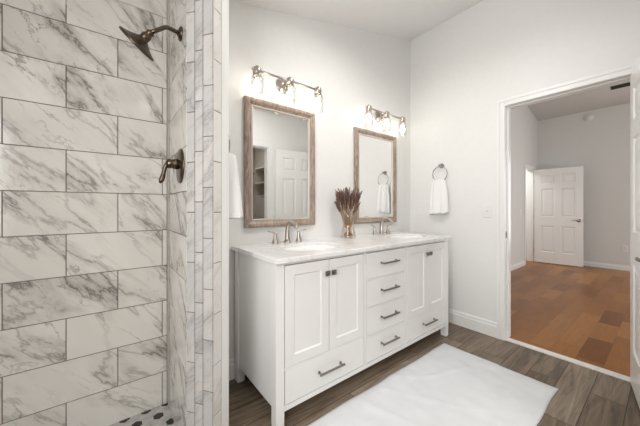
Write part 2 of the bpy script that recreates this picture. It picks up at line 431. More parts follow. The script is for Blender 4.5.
def casing_y(name, x, s, y0, y1, zt, w_=0.06, t=0.016):
    """casing on a wall whose face is x = const; s = side (+1 / -1)"""
    m = MB(); a, b = sorted((x, x + s * t)); a2, b2 = sorted((x + s * t, x + s * (t + .006)))
    m.box(a, b, y1, y1 + w_, 0, zt + w_, 0.003); m.box(a, b, y0 - w_, y0, 0, zt + w_, 0.003); m.box(a, b, y0, y1, zt, zt + w_, 0.003)
    m.box(a2, b2, y1 + w_ * .62, y1 + w_, 0, zt + w_, 0.002); m.box(a2, b2, y0 - w_, y0 - w_ * .62, 0, zt + w_, 0.002)
    m.box(a2, b2, y0 - w_ * .62, y1 + w_ * .62, zt + w_ * .62, zt + w_, 0.002)
    return m.build(name, M_TRIM, kind='structure')
casing_y('trim_1', XR, -1, DY0, DY1, DZ)
m = MB()   # jamb lining with stop
m.box(XR - 0.002, XR + WT + .002, DY1, DY1 + 0.02, 0.0, DZ + 0.02); m.box(XR - 0.002, XR + WT + .002, DY0 - 0.02, DY0, 0.0, DZ + 0.02)
m.box(XR - 0.002, XR + WT + .002, DY0, DY1, DZ, DZ + 0.02)
m.box(XR + 0.04, XR + 0.075, DY1 - 0.012, DY1, 0.012, DZ - 0.008, 0.002); m.box(XR + 0.04, XR + 0.075, DY0, DY0 + 0.012, 0.012, DZ - 0.008, 0.002)
m.box(XR + 0.04, XR + 0.075, DY0, DY1, DZ - 0.008, DZ, 0.002)
m.build('trim_2', M_TRIM, kind='structure')
casing_y('trim_3', XR + WT, 1, DY0, DY1, DZ)
# strike plate
m = MB(); m.box(XR + 0.004, XR + 0.034, DY1 - 0.002, DY1 + 0.001, 0.895, 0.955, 0.0005); m.box(XR + 0.012, XR + 0.024, DY1 - 0.0025, DY1, 0.91, 0.94, mi=1)
tag(m.build('strike_plate', [M_PEWTER, M_SLOT]), 'small dark metal latch strike plate set in the left jamb of the bathroom doorway', 'strike plate')
# closet opening casing
m = MB(); zt = 2.045
for a, b in ((1.05, 1.11), (1.885, 1.945)): m.box(a, b, 0.0, 0.016, 0, zt + .06, 0.003)
m.box(1.11, 1.885, 0.0, 0.016, zt, zt + .06, 0.003)
m.box(1.11, 1.125, -0.1, 0.0, 0, zt); m.box(1.87, 1.885, -0.1, 0.0, 0, zt); m.box(1.125, 1.87, -0.1, 0.0, zt - .015, zt)
m.build('trim_4', M_TRIM, kind='structure')
# bedroom inner door casing + lining
m = MB(); zt = 1.975
for a, b in ((6.60, 6.66), (7.22, 7.28)): m.box(a, b, YB - 0.014, YB, 0, zt + .06, 0.003)
m.box(6.66, 7.22, YB - 0.014, YB, zt, zt + .06, 0.003)
m.box(6.66, 6.675, YB, YB + .12, 0, zt); m.box(7.205, 7.22, YB, YB + .12, 0, zt); m.box(6.675, 7.205, YB, YB + .12, zt - .015, zt)
m.build('trim_5', M_TRIM, kind='structure')

# ------------------------------------------------------------------ tiles
CUT = 1.6
class Tiles:
    def __init__(s): s.m = MB(); s.tc = s.m.b.loops.layers.float_vector.new('tc')
    def tile(s, O, U, V, u0, u1, v0, v1, th=0.006, g=0.0019, mi=0, rot=0, poly=None):
        """O,U,V: frame; tile sits on the plane and rises th along U x V"""
        O, U, V = Vector(O), Vector(U), Vector(V); N = U.cross(V).normalized()
        if poly is None: P = [(u0 + g, v0 + g), (u1 - g, v0 + g), (u1 - g, v1 - g), (u0 + g, v1 - g)]
        else: P = poly
        cu = sum(p[0] for p in P) / len(P); cv = sum(p[1] for p in P) / len(P); b = 0.0010
        Q = []
        for a, c in P:
            d = Vector((cu - a, cv - c)); L = d.length; d = d * (1 - 1.4 * b / L) if False else d.normalized() * (1.4 * b); Q.append((a + d.x, c + d.y))
        off = Vector((random.uniform(-20, 20), random.uniform(-20, 20), random.uniform(0, 9)))
        n = len(P)
        lo = [s.m.b.verts.new(O + U * a + V * c) for a, c in P]; md = [s.m.b.verts.new(O + U * a + V * c + N * (th - b)) for a, c in P]
        hi = [s.m.b.verts.new(O + U * a + V * c + N * th) for a, c in Q]
        cf = {}
        for vs, pp in ((lo, P), (md, P), (hi, Q)):
            for v, p in zip(vs, pp): cf[v] = Vector((-p[1], p[0], 0)) + off if rot else Vector((p[0], p[1], 0)) + off
        fs = [s.m.b.faces.new(hi)]
        for A, B in ((lo, md), (md, hi)):
            for i in range(n): fs.append(s.m.b.faces.new((A[i], A[(i + 1) % n], B[(i + 1) % n], B[i])))
        for f in fs:
            f.material_index = mi
            for lp in f.loops: lp[s.tc] = cf[lp.vert]
    def plane(s, O, U, V, u0, u1, v0, v1, mi=1, e=0.0035):
        O, U, V = Vector(O), Vector(U), Vector(V); N = U.cross(V).normalized()
        vs = [s.m.b.verts.new(O + U * a + V * c + N * h) for h in (0, e) for a, c in ((u0, v0), (u1, v0), (u1, v1), (u0, v1))]
        for q in ((3, 2, 1, 0), (4, 5, 6, 7), (0, 1, 5, 4), (1, 2, 6, 5), (2, 3, 7, 6), (3, 0, 4, 7)):
            f = s.m.b.faces.new([vs[i] for i in q]); f.material_index = mi

ROW0 = [-0.012, 0.198] + [0.198 + 0.2092 * k for k in range(1, 14)]
TL = 0.417
# long shower wall (faces -Y): U = +X, V = +Z gives normal -Y
T = Tiles(); O = (0, YW + 0.006, 0)
for r in range(len(ROW0) - 1):
    z0, z1 = ROW0[r], ROW0[r + 1]
    # row spanning z 1.872-2.08 has joints at x = 0.032 + k*TL
    par = (r - 9) % 2
    off = 0.046 if par == 0 else -0.160
    k = -3
    while off + k * TL < XS:
        a, b = max(off + k * TL, XL), min(off + (k + 1) * TL, XS - 0.006)
        if b - a > 0.01:
            zt = min(z1, cz(a) - 0.002)
            if zt - z0 > 0.01: T.tile(O, (1, 0, 0), (0, 0, 1), a, b, z0, zt)
        k += 1
T.plane(O, (1, 0, 0), (0, 0, 1), XL, XS - .006, 0.0, cz(XL) - 0.002)
T.m.build('trim_shower_wall_tile', [M_TILE, M_GROUT], kind='structure')

# ------------------------------------------------------------------ partition between shower and vanity
A36 = math.radians(36)
dA = Vector((math.sin(A36), -math.cos(A36))); dB = Vector((math.cos(A36), math.sin(A36)))
P0 = Vector((XS, 1.368)); P1 = P0 + dA * 0.1465; P2 = P1 + dB * 0.113
P1i = P1; e = 0.006
poly = [(XS + e, YW), (XS + e, P0.y + 0.002), (P0 + dB * e + dA * .001)[:], (P1 + dB * e - dA * e)[:], (P2 - dA * e * 0)[:], (P2.x, YW)]
m = MB(); m.prism([tuple(p) for p in poly], 0.0, lambda x, y: cz(x)); m.build('wall_partition', M_WALL, kind='structure')
T = Tiles()
# shower side, faces -X: U = -Y, V = Z -> normal = (-Y) x Z = -X
O = (XS + e, YW, 0); U = (0, -1, 0); V = (0, 0, 1); L = YW - P0.y
for r in range(len(ROW0) - 1):
    z0, z1 = ROW0[r], min(ROW0[r + 1], cz(XS) - .002)
    if z1 - z0 > .01:
        T.tile(O, U, V, 0, L, z0, z1)
T.plane(O, U, V, 0, L, 0, cz(XS) - 0.002)
T.m.build('trim_partition_shower_tile', [M_TILE, M_GROUT], kind='structure')
T = Tiles()
# angled face A, three columns of upright tiles: U = dA, V = Z, normal = dA x Z = (dA.y, -dA.x)
Oa = (P0 + dB * e); Oa = (Oa.x, Oa.y, 0); UA = (dA.x, dA.y, 0)
cw = [0.0, 0.046, 0.090, 0.1465]
for c, zs in enumerate((0.001, 0.048, 0.113)):
    z = zs - 0.229
    while z < 2.5:
        z0, z1 = max(z, -0.0), min(z + 0.229, cz(P1.x) - 0.01)
        if z1 - z0 > 0.015: T.tile(Oa, UA, V, cw[c], cw[c + 1], z0, z1, rot=1)
        z += 0.229
T.plane(Oa, UA, V, 0, 0.1405, 0, cz(P0.x) - .01)
# end face B: U = dB, normal = dB x Z = (dB.y, -dB.x) = away from the vanity side
Ob = (P1 - dA * e); Ob = (Ob.x, Ob.y, 0); UB = (dB.x, dB.y, 0)
z = 0.459 - 0.229 * 3
while z < 2.5:
    z0, z1 = max(z, 0.0), min(z + 0.229, cz(P1.x) - 0.01)
    if z1 - z0 > 0.015: T.tile(Ob, UB, V, 0.001, 0.057, z0, z1, rot=1, mi=2)
    z += 0.229
T.plane(Ob, UB, V, 0.0, 0.057, 0, cz(P1.x) - .01)
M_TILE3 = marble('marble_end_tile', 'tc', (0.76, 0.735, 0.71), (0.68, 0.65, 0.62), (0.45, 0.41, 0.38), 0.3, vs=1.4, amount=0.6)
T.m.build('trim_partition_edge_tile', [M_TILE2, M_GROUT, M_TILE3], kind='structure')
# painted edge bead beside the tiled end
m = MB(); q0 = P1 + dB * 0.059 - dA * 0.001; q1 = P2 - dA * 0.001 
m.prism([tuple(q0), tuple(q1), tuple(q1 - dA * 0.006), tuple(q0 - dA * 0.006)][::-1], 0, cz(P2.x) - .01); m.build('trim_6', M_TRIM, kind='structure')

# shower curb and floor mosaic
T = Tiles(); O = (0, 0, 0.0)
hs = 0.050; rp = hs * math.sqrt(3) / 2; R_ = hs / math.sqrt(3) * 0.955
j = -2; ybase = 1.755
while ybase + j * rp < YW + 0.03: j += 1
jmax = j
for j in range(-16, jmax + 1):
    y = ybase + j * rp
    for i in range(-26, 8):
        x = 0.126 + (i + (0.5 if j % 2 else 0)) * hs
        if x < XL + hs / 2 or x > XS + 0.02 or y > YW + 0.004: continue
        blk = (j % 2 == 0) and ((i + (j // 2)) % 2 == 0)
        pts = [(min(x + R_ * math.cos(PI / 6 + k * PI / 3), XS - 0.002), min(y + R_ * math.sin(PI / 6 + k * PI / 3), YW - 0.001)) for k in range(6)]
        T.tile(O, (1, 0, 0), (0, 1, 0), 0, 0, 0, 0, th=0.006, mi=1 if blk else 0, poly=pts)
T.plane(O, (1, 0, 0), (0, 1, 0), XL, XS, 1.02, YW, mi=2, e=0.004)
T.m.build('floor_shower', [M_HEXL, M_HEXB, M_GROUTL], kind='structure')
T = Tiles()
x = XL
while x < P1.x - 0.05:
    b = min(x + TL, P1.x - 0.02)
    T.tile((0, 0.90, 0), (1, 0, 0), (0, 0, 1), x, b, 0.0, 0.10); T.tile((0, 0.894, 0.10), (1, 0, 0), (0, 1, 0), x, b, 0, 0.126)
    T.tile((0, 1.014, 0), (-1, 0, 0), (0, 0, 1), -b, -x, 0.0, 0.10); x += TL
T.m.b.verts.ensure_lookup_table()
T.m.box(XL, P1.x - .021, 0.901, 1.013, 0.0, 0.0995, mi=1)
T.m.build('trim_shower_curb', [M_TILE, M_GROUT], kind='structure')

# ------------------------------------------------------------------ shower head and valve
sy = 1.478
t = thing('overhead_shower', 'dark bronze overhead shower with wide bell-shaped head on a curved wall arm', 'shower head', (XS, sy, 2.02))
m = MB(); m.lathe([(0, -0.0005), (0.033, -0.0005), (0.034, 0.004), (0.030, 0.010), (0.016, 0.014), (0.013, 0.018), (0, 0.018)], (0, 0, 0), (-1, 0, 0)); m.build('flange', M_BRONZE, t)
arm = [(0, 0, 0), (-0.02, 0, 0.003), (-0.045, 0, 0.007)] + bez((-0.055, 0, 0.008), (-0.066, 0, 0.009), (-0.072, 0, 0.004), (-0.082, 0, -0.004), 6) + [(-0.10, 0, -0.019), (-0.13, 0, -0.044)]
m = MB(); m.tube(arm, 0.0095, 14); m.build('shower_arm', M_BRONZE, t)
ax = Vector((-0.66, 0.47, -0.75)).normalized(); J = Vector((-0.128, 0, -0.042))
m = MB(); m.lathe([(0, -0.004), (0.015, -0.004), (0.017, 0.004), (0.015, 0.012), (0.017, 0.017), (0.020, 0.022), (0.021, 0.036), (0.020, 0.044), (0.03, 0.052), (0.048, 0.064), (0.068, 0.074), (0.082, 0.079),
                   (0.085, 0.083), (0.083, 0.089), (0.074, 0.091), (0.070, 0.088), (0, 0.086)], J, ax, 36)
hd = m.build('shower_head', M_BRONZE, t)
m = MB()
for rr, cnt in ((0.02, 6), (0.04, 12), (0.06, 18)):
    u = ax.orthogonal().normalized(); v = ax.cross(u)
    for k in range(cnt):
        a = 2 * PI * k / cnt; c = J + ax * 0.0865 + (u * math.cos(a) + v * math.sin(a)) * rr
        m.lathe([(0.003, 0), (0.0025, 0.003), (0, 0.0035)], c, ax, 6)
m.build('nozzles', M_SLOT, hd)

t = thing('shower_valve', 'dark bronze round shower valve plate with curved lever handle', 'shower valve', (XS, 1.489, 1.372))
m = MB(); m.lathe([(0, -0.0005), (0.083, -0.0005), (0.086, 0.003), (0.082, 0.008), (0.055, 0.013), (0.036, 0.016), (0, 0.016)], (0, 0, 0), (-1, 0, 0), 40); m.build('escutcheon', M_BRONZE, t)
m = MB(); m.lathe([(0, 0.012), (0.026, 0.012), (0.025, 0.03), (0.0225, 0.034), (0.0225, 0.040), (0.023, 0.042), (0.022, 0.058), (0.012, 0.066), (0, 0.067)], (0, 0, 0.008), (-1, 0, 0), 24); m.build('hub', M_BRONZE, t)
m = MB(); m.tube(bez((-0.044, 0, 0.010), (-0.078, 0, 0.012), (-0.066, 0.004, -0.045), (-0.090, 0.004, -0.088), 14),
                 [0.012, 0.0115, 0.011, 0.0105, 0.010, 0.0095, 0.009, 0.0088, 0.009, 0.0095, 0.0105, 0.0115, 0.012, 0.0105, 0.005], 12)
m.build('lever', M_BRONZE, t)

# ------------------------------------------------------------------ vanity cabinet
VX0, VX1, VY0, VY1 = 0.684, 2.458, 1.245, 1.815
VT = 0.878
van = thing('vanity_cabinet', 'long white double bathroom vanity with shaker doors and drawers under the marble top', 'vanity', (VX0, VY0, 0))
def vb(m, x0, x1, y0, y1, z0, z1, bev=0.0, mi=0): m.box(x0 - VX0, x1 - VX0, y0 - VY0, y1 - VY0, z0, z1, bev, mi)
m = MB()
LB = 0.10
ya, yb = VY0 + 0.021, VY1                                                  # carcase panels
vb(m, VX0 + 0.012, VX0 + 0.030, ya, yb, LB, VT); vb(m, VX1 - 0.030, VX1 - 0.012, ya, yb, LB, VT)
vb(m, VX0 + 0.030, VX1 - 0.030, yb - 0.012, yb, LB, VT); vb(m, VX0 + 0.030, VX1 - 0.030, ya, yb - 0.012, LB, LB + 0.018)
vb(m, 1.344, 1.361, ya, yb - 0.012, LB + 0.018, VT); vb(m, 1.801, 1.818, ya, yb - 0.012, LB + 0.018, VT)
vb(m, VX0 + 0.05, 1.348, VY0, VY0 + 0.021, 0.095, 0.122)                    # bottom rail
vb(m, 1.348, 1.813, VY0, VY0 + 0.021, 0.095, 0.122); vb(m, 1.813, VX1 - .045, VY0, VY0 + 0.021, 0.095, 0.122)
vb(m, VX0 + 0.05, VX1 - .045, VY0, VY0 + 0.021, 0.864, VT)
vb(m, 1.342, 1.363, VY0, VY0 + 0.021, 0.122, 0.864); vb(m, 1.799, 1.820, VY0, VY0 + 0.021, 0.122, 0.864)
vb(m, VX0 + 0.05, 1.342, VY0, VY0 + .021, 0.309, 0.318); vb(m, 1.82, VX1 - .045, VY0, VY0 + .021, 0.287, 0.296)
for z in (0.297, 0.487, 0.677): vb(m, 1.363, 1.799, VY0, VY0 + .021, z - .004, z + .005)
vb(m, VX0 + .004, VX0 + .012, VY0 + .05, VY0 + .055 + .0, LB, VT)
m.build('cabinet_body', M_CAB, van)
for (x0, x1) in ((VX0, VX0 + 0.050), (VX1 - 0.045, VX1)):
    for (y0, y1) in ((VY0, VY0 + 0.05), (VY1 - 0.05, VY1)):
        m = MB(); vb(m, x0, x1, y0, y1, LB - .02, VT, 0.0015)
        # foot narrows slightly towards the floor
        a0, a1, b0, b1 = x0 - VX0, x1 - VX0, y0 - VY0, y1 - VY0; s_ = 0.001
        m.hexa([(a0 + s_, b0 + s_, 0), (a1 - s_, b0 + s_, 0), (a1 - s_, b1 - s_, 0), (a0 + s_, b1 - s_, 0), (a0, b0, LB - .02), (a1, b0, LB - .02), (a1, b1, LB - .02), (a0, b1, LB - .02)])
        m.build('leg', M_CAB, van)
def shaker(x0, x1, z0, z1, y, rail=0.055, dep=0.006):
    """front with a recessed centre and a sloped inner edge"""
    m = MB(); g = 0.0028; x0 += g; x1 -= g; z0 += g; z1 -= g
    x0 -= VX0; x1 -= VX0; yy = y - VY0
    def ring(xa, xb, za, zb, yv): return [m.b.verts.new(p) for p in ((xa, yv, za), (xb, yv, za), (xb, yv, zb), (xa, yv, zb))]
    c = 0.0012
    rs = [ring(x0, x1, z0, z1, yy + 0.018), ring(x0, x1, z0, z1, yy + c), ring(x0 + c, x1 - c, z0 + c, z1 - c, yy),
          ring(x0 + rail, x1 - rail, z0 + rail, z1 - rail, yy), ring(x0 + rail + 0.007, x1 - rail - 0.007, z0 + rail + 0.007, z1 - rail - 0.007, yy + dep)]
    for A, B in zip(rs, rs[1:]):
        for i in range(4): m.b.faces.new((A[i], A[(i + 1) % 4], B[(i + 1) % 4], B[i]))
    m.b.faces.new(rs[-1]); m.b.faces.new(rs[0][::-1])
    return m
def slab(x0, x1, z0, z1, y):
    m = MB(); g = 0.0030; vb(m, x0 + g, x1 - g, y, y + .018, z0 + g, z1 - g, 0.0018); return m
def knob(par, x, z):
    m = MB(); xx = x - VX0; y = 0
    m.lathe([(0.007, 0.0), (0.006, 0.006), (0.007, 0.013), (0.0, 0.013)], (xx, y - 0.0005, z), (0, -1, 0), 12)
    m.box(xx - .0155, xx + .0155, y - .021, y - .012, z - .0155, z + .0155, 0.003)
    m.box(xx - .0095, xx + .0095, y - .0245, y - .020, z - .0095, z + .0095, 0.002)
    m.build('knob', M_PEWTER, par)
def pull(par, xc, z, L=0.165):
    m = MB(); xx = xc - VX0
    for s_ in (-1, 1):
        m.box(xx + s_ * L / 2 - .008, xx + s_ * L / 2 + .008, -0.004, 0.0005, z - .008, z + .008, 0.0015)
        m.lathe([(0.0055, 0), (0.005, 0.012), (0.006, 0.024), (0, 0.027)], (xx + s_ * L / 2, -0.002, z), (0, -1, 0), 10)
    m.box(xx - L / 2 - .012, xx + L / 2 + .012, -.034, -.024, z - .0055, z + .0055, 0.002)
    m.build('handle', M_PEWTER, par)
ZD = 0.862
for (x0, x1, z0, kx) in ((0.736, 1.041, 0.316, 1.017), (1.041, 1.341, 0.316, 1.067), (1.822, 2.116, 0.294, 2.094), (2.116, 2.411, 0.294, 2.139)):
    d = shaker(x0, x1, z0, ZD, VY0).build('door', M_CAB, van); knob(d, kx, 0.782)
for (x0, x1, z0, z1, pz) in ((0.736, 1.341, 0.123, 0.311, 0.215), (1.822, 2.411, 0.123, 0.289, 0.212)):
    d = slab(x0, x1, z0, z1, VY0).build('drawer', M_CAB, van); pull(d, (x0 + x1) / 2 + .008, pz)
for z0, z1 in ((0.123, 0.294), (0.301, 0.484), (0.491, 0.674), (0.681, 0.862)):
    d = slab(1.364, 1.798, z0, z1, VY0).build('drawer', M_CAB, van); pull(d, 1.597, (z0 + z1) / 2 + .008, 0.16)

# countertop with two oval cut-outs
CX0, CX1, CY0, CY1, CZ0, CZ1 = 0.668, 2.474, 1.222, YW - 0.001, VT, 0.905
SINKS = [(1.085, 1.495), (2.165, 1.495)]; SA, SB = 0.215, 0.160
m = MB()
def plate_with_hole(m, x0, x1, y0, y1, cx, cy, a, b, z0, z1, N=48):
    top = []; 
    def outer(t):
        c, s_ = math.cos(t), math.sin(t)
        k = min(((x1 - cx) if c > 0 else (cx - x0)) / max(abs(c), 1e-9), ((y1 - cy) if s_ > 0 else (cy - y0)) / max(abs(s_), 1e-9))
        return cx + c * k, cy + s_ * k
    angs = [2 * PI * i / N for i in range(N)]
    cor = [math.atan2(y - cy, x - cx) % (2 * PI) for x in (x0, x1) for y in (y0, y1)]
    angs = sorted(set([round(v, 6) for v in angs + cor])); n = len(angs)
    ring = {}
    for key, fn, z in (('ot', outer, z1), ('it', lambda t: (cx + a * math.cos(t), cy + b * math.sin(t)), z1), ('ob', outer, z0), ('ib', lambda t: (cx + a * math.cos(t), cy + b * math.sin(t)), z0)):
        ring[key] = [m.b.verts.new((*fn(t), z)) for t in angs]
    for i in range(n):
        j = (i + 1) % n
        m.b.faces.new((ring['ot'][i], ring['ot'][j], ring['it'][j], ring['it'][i])); m.b.faces.new((ring['ob'][j], ring['ob'][i], ring['ib'][i], ring['ib'][j]))
        m.b.faces.new((ring['it'][i], ring['it'][j], ring['ib'][j], ring['ib'][i]))
        m.b.faces.new((ring['ot'][j], ring['ot'][i], ring['ob'][i], ring['ob'][j]))
XM = (SINKS[0][0] + SINKS[1][0]) / 2
plate_with_hole(m, CX0, XM, CY0, CY1, *SINKS[0], SA, SB, CZ0, CZ1)
plate_with_hole(m, XM, CX1, CY0, CY1, *SINKS[1], SA, SB, CZ0, CZ1)
bmesh.ops.remove_doubles(m.b, verts=m.b.verts, dist=1e-5)
ct = m.build('countertop', M_COUNTER, origin=(CX0, CY0, CZ0))
bv = ct.modifiers.new('bevel', 'BEVEL'); bv.width = 0.003; bv.segments = 2; bv.limit_method = 'ANGLE'; bv.angle_limit = math.radians(50)
tag(ct, 'white grey-veined marble countertop with two oval basin openings on the long vanity', 'countertop')
for i, (sx, s_y) in enumerate(SINKS):
    t = thing('sink_basin', ('oval white undermount sink basin below the faucet nearer the shower, under the larger-looking mirror', 'oval white undermount sink basin below the faucet nearer the doorway wall, right of the vase')[i], 'sink', (sx, s_y, CZ0), group='oval sinks in the vanity top')
    m = MB(); n = 40; rings = []
    for (k, z) in ((1.03, 0.0), (1.0, 0.0), (0.98, -0.02), (0.93, -0.06), (0.80, -0.105), (0.55, -0.135), (0.25, -0.147), (0.12, -0.149)):
        rings.append([m.b.verts.new((SA * k * math.cos(2 * PI * q / n), SB * k * math.sin(2 * PI * q / n), z - 0.001)) for q in range(n)])
    for A, B in zip(rings, rings[1:]):
        for q in range(n): f = m.b.faces.new((A[q], A[(q + 1) % n], B[(q + 1) % n], B[q])); f.smooth = True
    ob = m.build('bowl', M_PORC, t); sd = ob.modifiers.new('thickness', 'SOLIDIFY'); sd.thickness = 0.008; sd.offset = -1
    m = MB(); m.lathe([(0, -0.151), (0.028, -0.151), (0.029, -0.147), (0.024, -0.1455), (0.018, -0.150), (0, -0.150)], (0, 0, 0), (0, 0, 1), 20); m.build('drain', M_NICKEL, t)

# faucets
def faucet(loc, label):
    t = thing('faucet', label, 'faucet', loc, group='widespread faucets on the vanity top')
    m = MB(); m.lathe([(0, 0.0002), (0.027, 0.0002), (0.0275, 0.004), (0.024, 0.009), (0.021, 0.013)], (0, 0, 0), (0, 0, 1), 20)
    path = bez((0, 0, 0.008), (0, 0.002, 0.09), (0.0, 0.004, 0.15), (0, -0.045, 0.152), 12) + bez((0, -0.045, 0.152), (0, -0.085, 0.153), (0, -0.11, 0.142), (0, -0.132, 0.118), 8)[1:]
    n_ = len(path); rad = [0.0215 - 0.0075 * min(1, i / 8) + (0.002 * max(0, (i - 13)) / 7) for i in range(n_)]
    m.tube(path, rad, 16, flat=0.92, up=(1, 0, 0)); m.build('spout', M_NICKEL, t)
    for s_ in (-1, 1):
        m = MB(); m.lathe([(0, 0.0002), (0.026, 0.0002), (0.0265, 0.004), (0.022, 0.010), (0.017, 0.03), (0.013, 0.055), (0.0125, 0.07), (0.010, 0.078), (0, 0.080)], (s_ * 0.102, 0.0, 0), (0, 0, 1), 18)
        h = m.build('handle_base', M_NICKEL, t)
        m = MB(); m.tube([(s_ * 0.097, 0, 0.073), (s_ * 0.115, -0.002, 0.080), (s_ * 0.14, -0.004, 0.086), (s_ * 0.165, -0.006, 0.092)], [0.009, 0.0085, 0.0075, 0.006], 12, flat=0.5); m.build('handle_lever', M_NICKEL, h)
    return t
faucet((1.064, 1.762, CZ1), 'brushed nickel arched faucet with two lever handles on the countertop below the wider-looking mirror')
f2 = copy_tree([o for o in COL.objects if o.name == 'faucet'][0]); f2.location = (2.150, 1.762, CZ1)
tag(f2, 'brushed nickel arched faucet with lever handles, right of the vase of dried stems')

# ------------------------------------------------------------------ mirrors
def mirror(cx, zc, W, H, label):
    t = thing('wall_mirror', label, 'mirror', (cx, YW, zc - H / 2), group='framed mirrors above the vanity')
    fw = 0.062
    # mitred frame: profile (distance inwards, depth out of wall)
    prof = [(0.0, 0.001), (0.0, 0.022), (0.004, 0.029), (0.014, 0.033), (0.028, 0.030), (0.044, 0.020), (0.050, 0.017), (0.052, 0.001)]
    def fr(prof, name, mat):
        m = MB(); rings = []
        for d, y in prof:
            x0, x1, z0, z1 = -W / 2 + d, W / 2 - d, d, H - d
            rings.append([m.b.verts.new(p) for p in ((x0, -y, z0), (x1, -y, z0), (x1, -y, z1), (x0, -y, z1))])
        for A, B in zip(rings, rings[1:] + rings[:1]):
            for i in range(4): m.b.faces.new((A[i], A[(i + 1) % 4], B[(i + 1) % 4], B[i]))
        return m.build(name, mat, t)
    f = fr(prof, 'frame', M_FRAME)
    bd = fr([(0.0505, 0.002), (0.0505, 0.019), (0.054, 0.021), (0.060, 0.019), (0.062, 0.012), (0.062, 0.002)], 'inner_bead', M_BEAD); bd.parent = t; bd['label'] = 'pale bead around the glass'
    m = MB(); g = 0.0605; b = 0.022; x0, x1, z0, z1 = -W / 2 + g, W / 2 - g, g, H - g
    A = [m.b.verts.new(p) for p in ((x0, -.0095, z0), (x1, -.0095, z0), (x1, -.0095, z1), (x0, -.0095, z1))]
    B = [m.b.verts.new(p) for p in ((x0 + b, -.0099, z0 + b), (x1 - b, -.0099, z0 + b), (x1 - b, -.0099, z1 - b), (x0 + b, -.0099, z1 - b))]
    C_ = [m.b.verts.new(p) for p in ((x0, -.002, z0), (x1, -.002, z0), (x1, -.002, z1), (x0, -.002, z1))]
    for i in range(4): m.b.faces.new((A[i], A[(i + 1) % 4], B[(i + 1) % 4], B[i])); m.b.faces.new((C_[i], C_[(i + 1) % 4], A[(i + 1) % 4], A[i]))
    m.b.faces.new(B); m.b.faces.new(C_[::-1])
    m.build('mirror_glass', M_MIRROR, t)
    return t
mirror(1.060, 1.485, 0.610, 0.925, 'rectangular mirror in taupe wood frame nearer the shower, reflecting a white panelled door')
mirror(2.150, 1.468, 0.625, 0.915, 'rectangular mirror in taupe wood frame behind the vase, reflecting the hanging hand towel')

# ------------------------------------------------------------------ vanity lights
def vanity_light(cx, z, label):
    t = thing('vanity_light', label, 'wall light', (cx, YW, z), group='three-lamp wall lights above the mirrors')
    m = MB(); m.lathe([(0, -0.0), (0.060, 0.0), (0.061, 0.006), (0.055, 0.012), (0.030, 0.017), (0.022, 0.022), (0, 0.023)], (0, 0, 0), (0, -1, 0), 32)
    m.tube([(0, -0.018, 0), (0, -0.105, 0)], 0.011, 12); m.build('backplate', M_NICKEL, t)
    m = MB(); m.tube([(-0.292, -0.105, 0), (0.292, -0.105, 0)], 0.0075, 12)
    for s_ in (-1, 1): m.lathe([(0.009, 0), (0.010, 0.005), (0.006, 0.010), (0, 0.011)], (s_ * 0.290, -0.105, 0), (s_, 0, 0), 12)
    m.build('bar', M_NICKEL, t)
    for dx in (-0.262, 0.0, 0.262):
        c = (dx, -0.105, 0)
        m = MB(); m.lathe([(0, 0.030), (0.006, 0.030), (0.007, 0.022), (0.012, 0.018), (0.027, 0.014), (0.0295, 0.008), (0.0295, -0.030), (0.027, -0.032), (0.027, -0.036), (0.0315, -0.038), (0.0315, -0.044), (0.016, -0.046), (0.014, -0.060), (0, -0.061)], c, (0, 0, 1), 24)
        so = m.build('socket', M_NICKEL, t)
        m = MB(); m.lathe([(0.029, -0.040), (0.042, -0.050), (0.045, -0.062), (0.045, -0.175), (0.0435, -0.177), (0.0435, -0.062), (0.0405, -0.052), (0.028, -0.042)], c, (0, 0, 1), 32, close=True); m.build('glass_shade', M_GLASS, so)
        m = MB(); m.lathe([(0, -0.060), (0.010, -0.061), (0.012, -0.075), (0.020, -0.095), (0.024, -0.112), (0.022, -0.130), (0.012, -0.144), (0, -0.148)], c, (0, 0, 1), 20); m.build('bulb', M_BULB, so)
    return t
vanity_light(1.070, 2.106, 'three-lamp nickel wall light with clear glass shades above the mirror nearer the shower')
vl = [o for o in COL.objects if o.name == 'vanity_light'][0]
v2 = copy_tree(vl); v2.location = (2.194, YW, 2.097); tag(v2, 'three-lamp nickel wall light with clear glass shades above the mirror near the wall corner')

